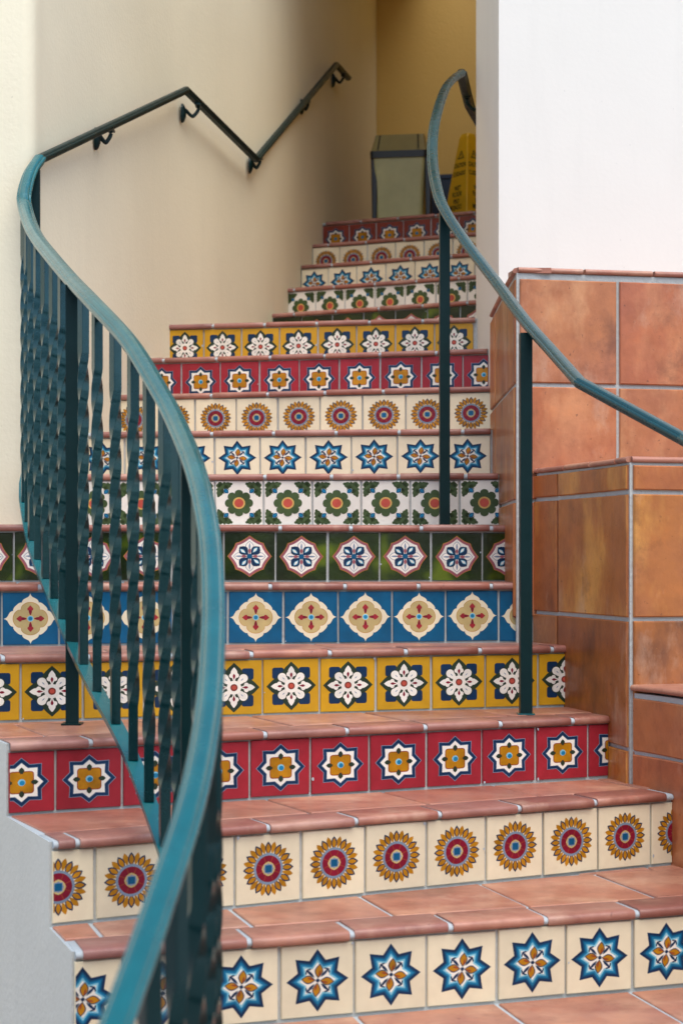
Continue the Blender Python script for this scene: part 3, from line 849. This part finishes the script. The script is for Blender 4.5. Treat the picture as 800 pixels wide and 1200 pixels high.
# plan samples for balusters
def bars(path, step):
    """path points at even plan distance"""
    out = []; acc = 0; need = 0
    for a, b in zip(path, path[1:]):
        L = math.hypot(b.x - a.x, b.y - a.y); pos = 0
        while acc + (L - pos) >= need:
            pos += need - acc; out.append(a.lerp(b, pos / L)); acc = 0; need = step
        acc += L - pos
    return out
DROP = .885
def floor_at(X, Y):
    h = -EYE
    for i in order:
        if Y >= STEP[i][0] + STEP[i][1] * X - .018: h = STEP[i][2] + THK
    return h + EYE
def baluster_mesh(x, y, z0, z1, side, twist, z_a, z_b, rot=0.3, seg=.0105):
    mb = MB(); rings = []; z = z0
    zs = [z0, z_a] + [z_a + k * seg for k in range(1, max(2, int((z_b - z_a) / seg)))] + [z_b, z1]
    for z in zs:
        ang = rot + (max(0, min(z, z_b) - z_a)) * twist
        h = side / 2
        k = 1.0
        pts = []
        for q, (a, b) in enumerate(((-.9, -1), (.9, -1), (1, -.9), (1, .9), (.9, 1), (-.9, 1), (-1, .9), (-1, -.9))) if twist else enumerate(((-1, -1), (1, -1), (1, 1), (-1, 1))):
            X_ = (a * math.cos(ang) - b * math.sin(ang)) * h * k; Y_ = (a * math.sin(ang) + b * math.cos(ang)) * h * k
            pts.append((x + X_, y + Y_, z))
        rings.append(pts)
    if twist:      # four separate faces, so that the twisted arrises stay crisp
        for q in range(4): mb.grid([[rg[(2 * q + 1) % 8], rg[(2 * q + 2) % 8]] for rg in rings], 'twist_paint', True); mb.grid([[rg[2 * q], rg[2 * q + 1]] for rg in rings], 'twist_paint', True)
    else: mb.grid(rings, 'dark_paint', False, closed_u=True)
    return mb
start = bars(fpath, .1425)
posts_at = [Vector((-.665, 4.21, 0)), Vector((-.288, 3.10, 0))]
# place so that a post stands at each post spot
Sf = [0]
for a, b in zip(fpath, fpath[1:]): Sf.append(Sf[-1] + math.hypot(b.x - a.x, b.y - a.y))
def s_near(v): return min(range(len(fpath)), key=lambda k: math.hypot(fpath[k].x - v.x, fpath[k].y - v.y))
sp = [Sf[s_near(v)] for v in posts_at]
def at_s(s):
    for k in range(len(Sf) - 1):
        if Sf[k] <= s <= Sf[k + 1]: return fpath[k].lerp(fpath[k + 1], (s - Sf[k]) / (Sf[k + 1] - Sf[k]))
    return fpath[-1]
slots = []
s = sp[0] - .1385
while s > .10: slots.append(s); s -= .1385
n = 8; g = (sp[1] - sp[0]) / n
slots += [sp[0] + g * k for k in range(1, n)]
s = sp[1] + .13
while s < Sf[-1] - .03: slots.append(s); s += .13
for s in sorted(slots):
    p = at_s(s)
    z1 = p.z - .010; z0 = p.z - DROP + .004
    baluster_mesh(p.x, p.y, z0, z1, .0205, 2 * math.pi / .345, z0 + .115, z1 - .13, rot=.35 + random.uniform(-.25, .25)).build('baluster', rail)
# bottom channel
chan = [at_s(.06 + k * (Sf[-1] - .06) / 90) - Vector((0, 0, DROP)) for k in range(91)]
mb = MB(); mb.sweep(chan, [(-.0165, -.006), (-.0165, .006), (.0165, .006), (.0165, -.006)], 'green_paint'); mb.build('bottom_rail', rail)
for v in sp + [.035]:
    p = at_s(v); zf = floor_at(p.x, p.y)
    if v == .035: zf = floor_at(p.x, 5.2)
    b = baluster_mesh(p.x, p.y, zf + .001, p.z - .010, .0315, 0, zf + .1, p.z - .1, rot=.12)
    b.box(p.x - .024, p.x + .024, p.y - .024, p.y + .024, zf, zf + .004, 'dark_paint')
    b.build('post', rail)

# right railing
rr = [(541, 86, 6.72), (532, 92, 6.62), (522, 104, 6.45), (512, 133, 6.12), (507, 160, 5.93), (506.5, 190, 5.74), (511, 220, 5.48), (520, 246, 5.30), (545, 284, 5.08), (580, 330, 4.82), (616, 378, 4.50), (648, 414, 4.30), (679, 449, 4.10)]
rpts = [px(*q) for q in rr]
tail = [px(800, 515, 3.80), px(860, 550, 3.60), px(1000, 640, 3.15)]
rpath = [q for q in catmull(rpts, 5)] + tail
rr_o = empty('stair_railing', (.486, 4.45, 0), 'green railing on plain square posts sweeping down over the terracotta block', 'railing', 'green iron stair railings')
mb = MB(); mb.sweep(rpath, [(a * .84, b * .84) for a, b in RAILP], 'shaded_green_paint'); mb.build('handrail', rr_o)
inner = [rpts[0] + Vector((-.002, .004, .001)), Vector((.545, 7.26, rpts[0].z + .01)), Vector((.62, 7.62, rpts[0].z + .02))]
mb = MB(); mb.sweep(inner, RAILP, 'dark_paint'); mb.build('wall_handrail', rr_o, label='short dark length of handrail turning in behind the white wall')
bp = rpts[0].lerp(inner[1], .62)
bracket(bp, Vector((.603, bp.y + .02, bp.z - .04)), rr_o)
for q, (xp, dd) in enumerate(((520.5, 5.30), (615.5, 4.47), (930, 3.40))):
    X_ = (xp - 400) / 2000 * dd
    p = min(rpath, key=lambda v: math.hypot(v.x - X_, v.y - dd)); 
    if q == 2: p = rpath[-2].lerp(rpath[-1], .5); X_, dd = p.x, p.y
    zf = floor_at(X_, dd)
    b = baluster_mesh(X_, dd, zf + .001, p.z - .008, .031, 0, zf + .1, p.z - .1, rot=.04)
    b.box(X_ - .022, X_ + .022, dd - .022, dd + .022, zf, zf + .003, 'green_paint')
    b.build('post', rr_o)

# ------------------------------------------------------------ things on the landing
FL = EYE + STEP[16][2] + THK
def local_prism(mb, pts8, mat):
    a = pts8; 
    for f in ((0, 3, 2, 1), (4, 5, 6, 7), (0, 1, 5, 4), (1, 2, 6, 5), (2, 3, 7, 6), (3, 0, 4, 7)): mb.face([a[k] for k in f], mat)
def frustum(cx, cy, rz, w0, d0, w1, d1, z0, z1, mb, mat, r=.02, nseg=3):
    """rounded rectangular tapered body"""
    rings = []
    for (ww, dd, zz) in ((w0, d0, z0), (w0 * .75 + w1 * .25, d0 * .75 + d1 * .25, z0 * .75 + z1 * .25), (w1, d1, z1)):
        ring = []
        for qx, qy, a0 in ((1, 1, 0), (-1, 1, 90), (-1, -1, 180), (1, -1, 270)):
            for k in range(nseg + 1):
                a = R(a0 + 90 * k / nseg); x = qx * (ww / 2 - r) + r * math.cos(a); y = qy * (dd / 2 - r) + r * math.sin(a)
                ring.append((cx + x * math.cos(rz) - y * math.sin(rz), cy + x * math.sin(rz) + y * math.cos(rz), zz))
        rings.append(ring)
    mb.grid(rings, mat, False, closed_u=True); mb.face(rings[0][::-1], mat); mb.face(rings[-1], mat)
    return rings
bx, by, brz = .335, 9.62, R(-8)
BH = .535
o = empty('swing_bin', (bx, by, FL), 'olive waste bin with black collar and hooded lid on the top landing', 'waste bin')
mb = MB(); frustum(bx, by, brz, .255, .22, .295, .26, FL, FL + .395, mb, 'olive_plastic'); mb.build('bin_body', o)
mb = MB(); frustum(bx, by, brz, .318, .285, .322, .29, FL + .395, FL + .432, mb, 'black_plastic'); mb.build('collar', o)
for sx in (-1, 1):
    mb = MB(); ox = sx * .150
    frustum(bx + ox * math.cos(brz), by - .10 + ox * math.sin(brz), brz, .026, .05, .040, .05, FL + .002, FL + .40, mb, 'black_plastic', r=.006)
    mb.build('side_rib', o)
mb = MB(); frustum(bx, by, brz, .315, .28, .275, .17, FL + .432, FL + BH, mb, 'lid_plastic', r=.018); mb.build('lid', o)
def lp(x, y, z): return (bx + x * math.cos(brz) - y * math.sin(brz), by + x * math.sin(brz) + y * math.cos(brz), FL + z)
for x_ in (-.118, .108):
    mb = MB()
    local_prism(mb, [lp(x_, -.1435, .440), lp(x_ + .006, -.1435, .440), lp(x_ + .006, -.135, .440), lp(x_, -.135, .440),
                     lp(x_ * .93, -.0885, .534), lp(x_ * .93 + .006, -.0885, .534), lp(x_ * .93 + .006, -.08, .534), lp(x_ * .93, -.08, .534)], 'black_plastic')
    mb.build('flap_seam', o)

o = empty('storage_tub', (.66, 10.36, FL), 'dark blue plastic tub half hidden behind the yellow floor sign', 'tub')
mb = MB(); frustum(.66, 10.36, R(-10), .30, .24, .34, .28, FL, FL + .44, mb, 'blue_plastic', r=.03); mb.build('tub_body', o)
mb = MB(); frustum(.66, 10.36, R(-10), .37, .31, .36, .30, FL + .44, FL + .465, mb, 'blue_plastic', r=.03); mb.build('tub_rim', o)

# wet floor cone: four sided, tapering
cx_, cy_, crz = .738, 9.98, R(38)
CH = .645
o = empty('floor_sign', (cx_, cy_, FL), 'yellow four sided wet floor caution cone beside the bin', 'floor sign')
mb = MB(); frustum(cx_, cy_, crz, .245, .245, .075, .075, FL + .012, FL + CH - .02, mb, 'cone_plastic', r=.010)
frustum(cx_, cy_, crz, .075, .075, .060, .060, FL + CH - .02, FL + CH, mb, 'cone_plastic', r=.012); mb.build('cone_body', o)
mb = MB(); frustum(cx_, cy_, crz, .30, .30, .285, .285, FL, FL + .014, mb, 'cone_plastic', r=.02); mb.build('cone_foot', o)

def text_mesh(s, size):
    cu = bpy.data.curves.new('lettering', 'FONT'); cu.body = s; cu.size = size; cu.align_x = 'CENTER'; cu.align_y = 'CENTER'
    cu.offset = size * .028
    ob = bpy.data.objects.new('lettering', cu); COL.objects.link(ob)
    bpy.context.view_layer.update()
    me = bpy.data.meshes.new_from_object(ob.evaluated_get(bpy.context.evaluated_depsgraph_get()))
    bpy.data.objects.remove(ob); return me
for side in (-1, 1):       # the two faces towards the stairs
    ang = crz + R(-90 if side < 0 else 180)
    nrm = Vector((math.cos(crz - math.pi / 2), math.sin(crz - math.pi / 2), 0)) if side > 0 else Vector((math.cos(crz + math.pi), math.sin(crz + math.pi), 0))
    tan = Vector((-nrm.y, nrm.x, 0))
    slope = (.245 - .075) / 2 / (CH - .032)
    up = (Vector((0, 0, 1)) - nrm * slope).normalized(); out = tan.cross(up).normalized()
    def place(me, h, bm):
        half = .245 / 2 - slope * (h - .012)
        me.transform(Matrix.Diagonal((.62, 1.0, 1.0, 1.0)))
        c = Vector((cx_, cy_, FL + h)) + nrm * (half + .0008)
        M = Matrix((tan, up, out)).transposed().to_4x4(); M.translation = c
        me.transform(M); bm.from_mesh(me); bpy.data.meshes.remove(me)
    def finish(bm, name):
        me = bpy.data.meshes.new(name); bm.to_mesh(me); bm.free(); me.materials.append(MAT['ink'])
        me.transform(Matrix.Translation((-cx_, -cy_, -FL)))
        l = bpy.data.objects.new(name, me); COL.objects.link(l); l.parent = o
    bm = bmesh.new(); place(text_mesh('CAUTION', .036), .455, bm); finish(bm, 'caution_lettering')
    bm = bmesh.new(); place(text_mesh('CUIDADO', .036), .405, bm); finish(bm, 'caution_lettering')
    bm = bmesh.new(); place(text_mesh('WET', .040), .318, bm); place(text_mesh('FLOOR', .040), .282, bm); place(text_mesh('PISO', .040), .240, bm); place(text_mesh('MOJADO', .040), .204, bm); finish(bm, 'floor_lettering')
    tm = bmesh.new()
    def poly(pts): tm.faces.new([tm.verts.new((x, y, 0)) for x, y in pts])
    A, B, C_ = (0, .032), (-.030, -.020), (.030, -.020); a_, b_, c_ = (0, .020), (-.019, -.0135), (.019, -.0135)
    poly([A, B, b_, a_]); poly([B, C_, c_, b_]); poly([C_, A, a_, c_]); poly([(-.003, .010), (-.002, -.005), (.002, -.005), (.003, .010)]); poly([(-.002, -.0075), (-.002, -.011), (.002, -.011), (.002, -.0075)])
    me = bpy.data.meshes.new('triangle'); tm.to_mesh(me); tm.free(); me.transform(Matrix.Diagonal((1.5, 1, 1, 1)))
    bm = bmesh.new(); place(me, .515, bm); finish(bm, 'warning_triangle')

# ------------------------------------------------------------ unseen hedge added behind the camera to darken what the glazes reflect
m, nt, b = newmat('added_hedge_leaf')
isl = N(nt, 'ShaderNodeNewGeometry').outputs['Random Per Island']
nt.links.new(ramp(nt, isl, [(0, (0.02, 0.05, 0.012)), (1, (0.07, 0.12, 0.03))]), b.inputs['Base Color']); b.inputs['Roughness'].default_value = 0.5
rnd = random.Random(77)
mb = MB()
for k in range(5200):
    a = rnd.uniform(-1.25, 1.25); rad = 7.0 + rnd.gauss(0, .35)
    hmax = 4.2 + .7 * math.sin(a * 5) + .4 * math.sin(a * 13 + 1)
    z = rnd.uniform(.05, hmax); c = Vector((rad * math.sin(a) * 1.1, 3.6 - rad * math.cos(a) - 1.2, z))
    u = Vector((rnd.gauss(0, 1), rnd.gauss(0, 1), rnd.gauss(0, 1))).normalized(); v = u.cross(Vector((rnd.gauss(0, 1), rnd.gauss(0, 1), rnd.gauss(0, 1)))).normalized()
    L_ = rnd.uniform(.10, .20)
    mb.face([c - u * L_, c + v * L_ * .5, c + u * L_, c - v * L_ * .5], 'added_hedge_leaf')
tag(mb.build('added_hedge'), 'added unseen leafy hedge behind the camera that darkens reflections', 'hedge', kind='thing')
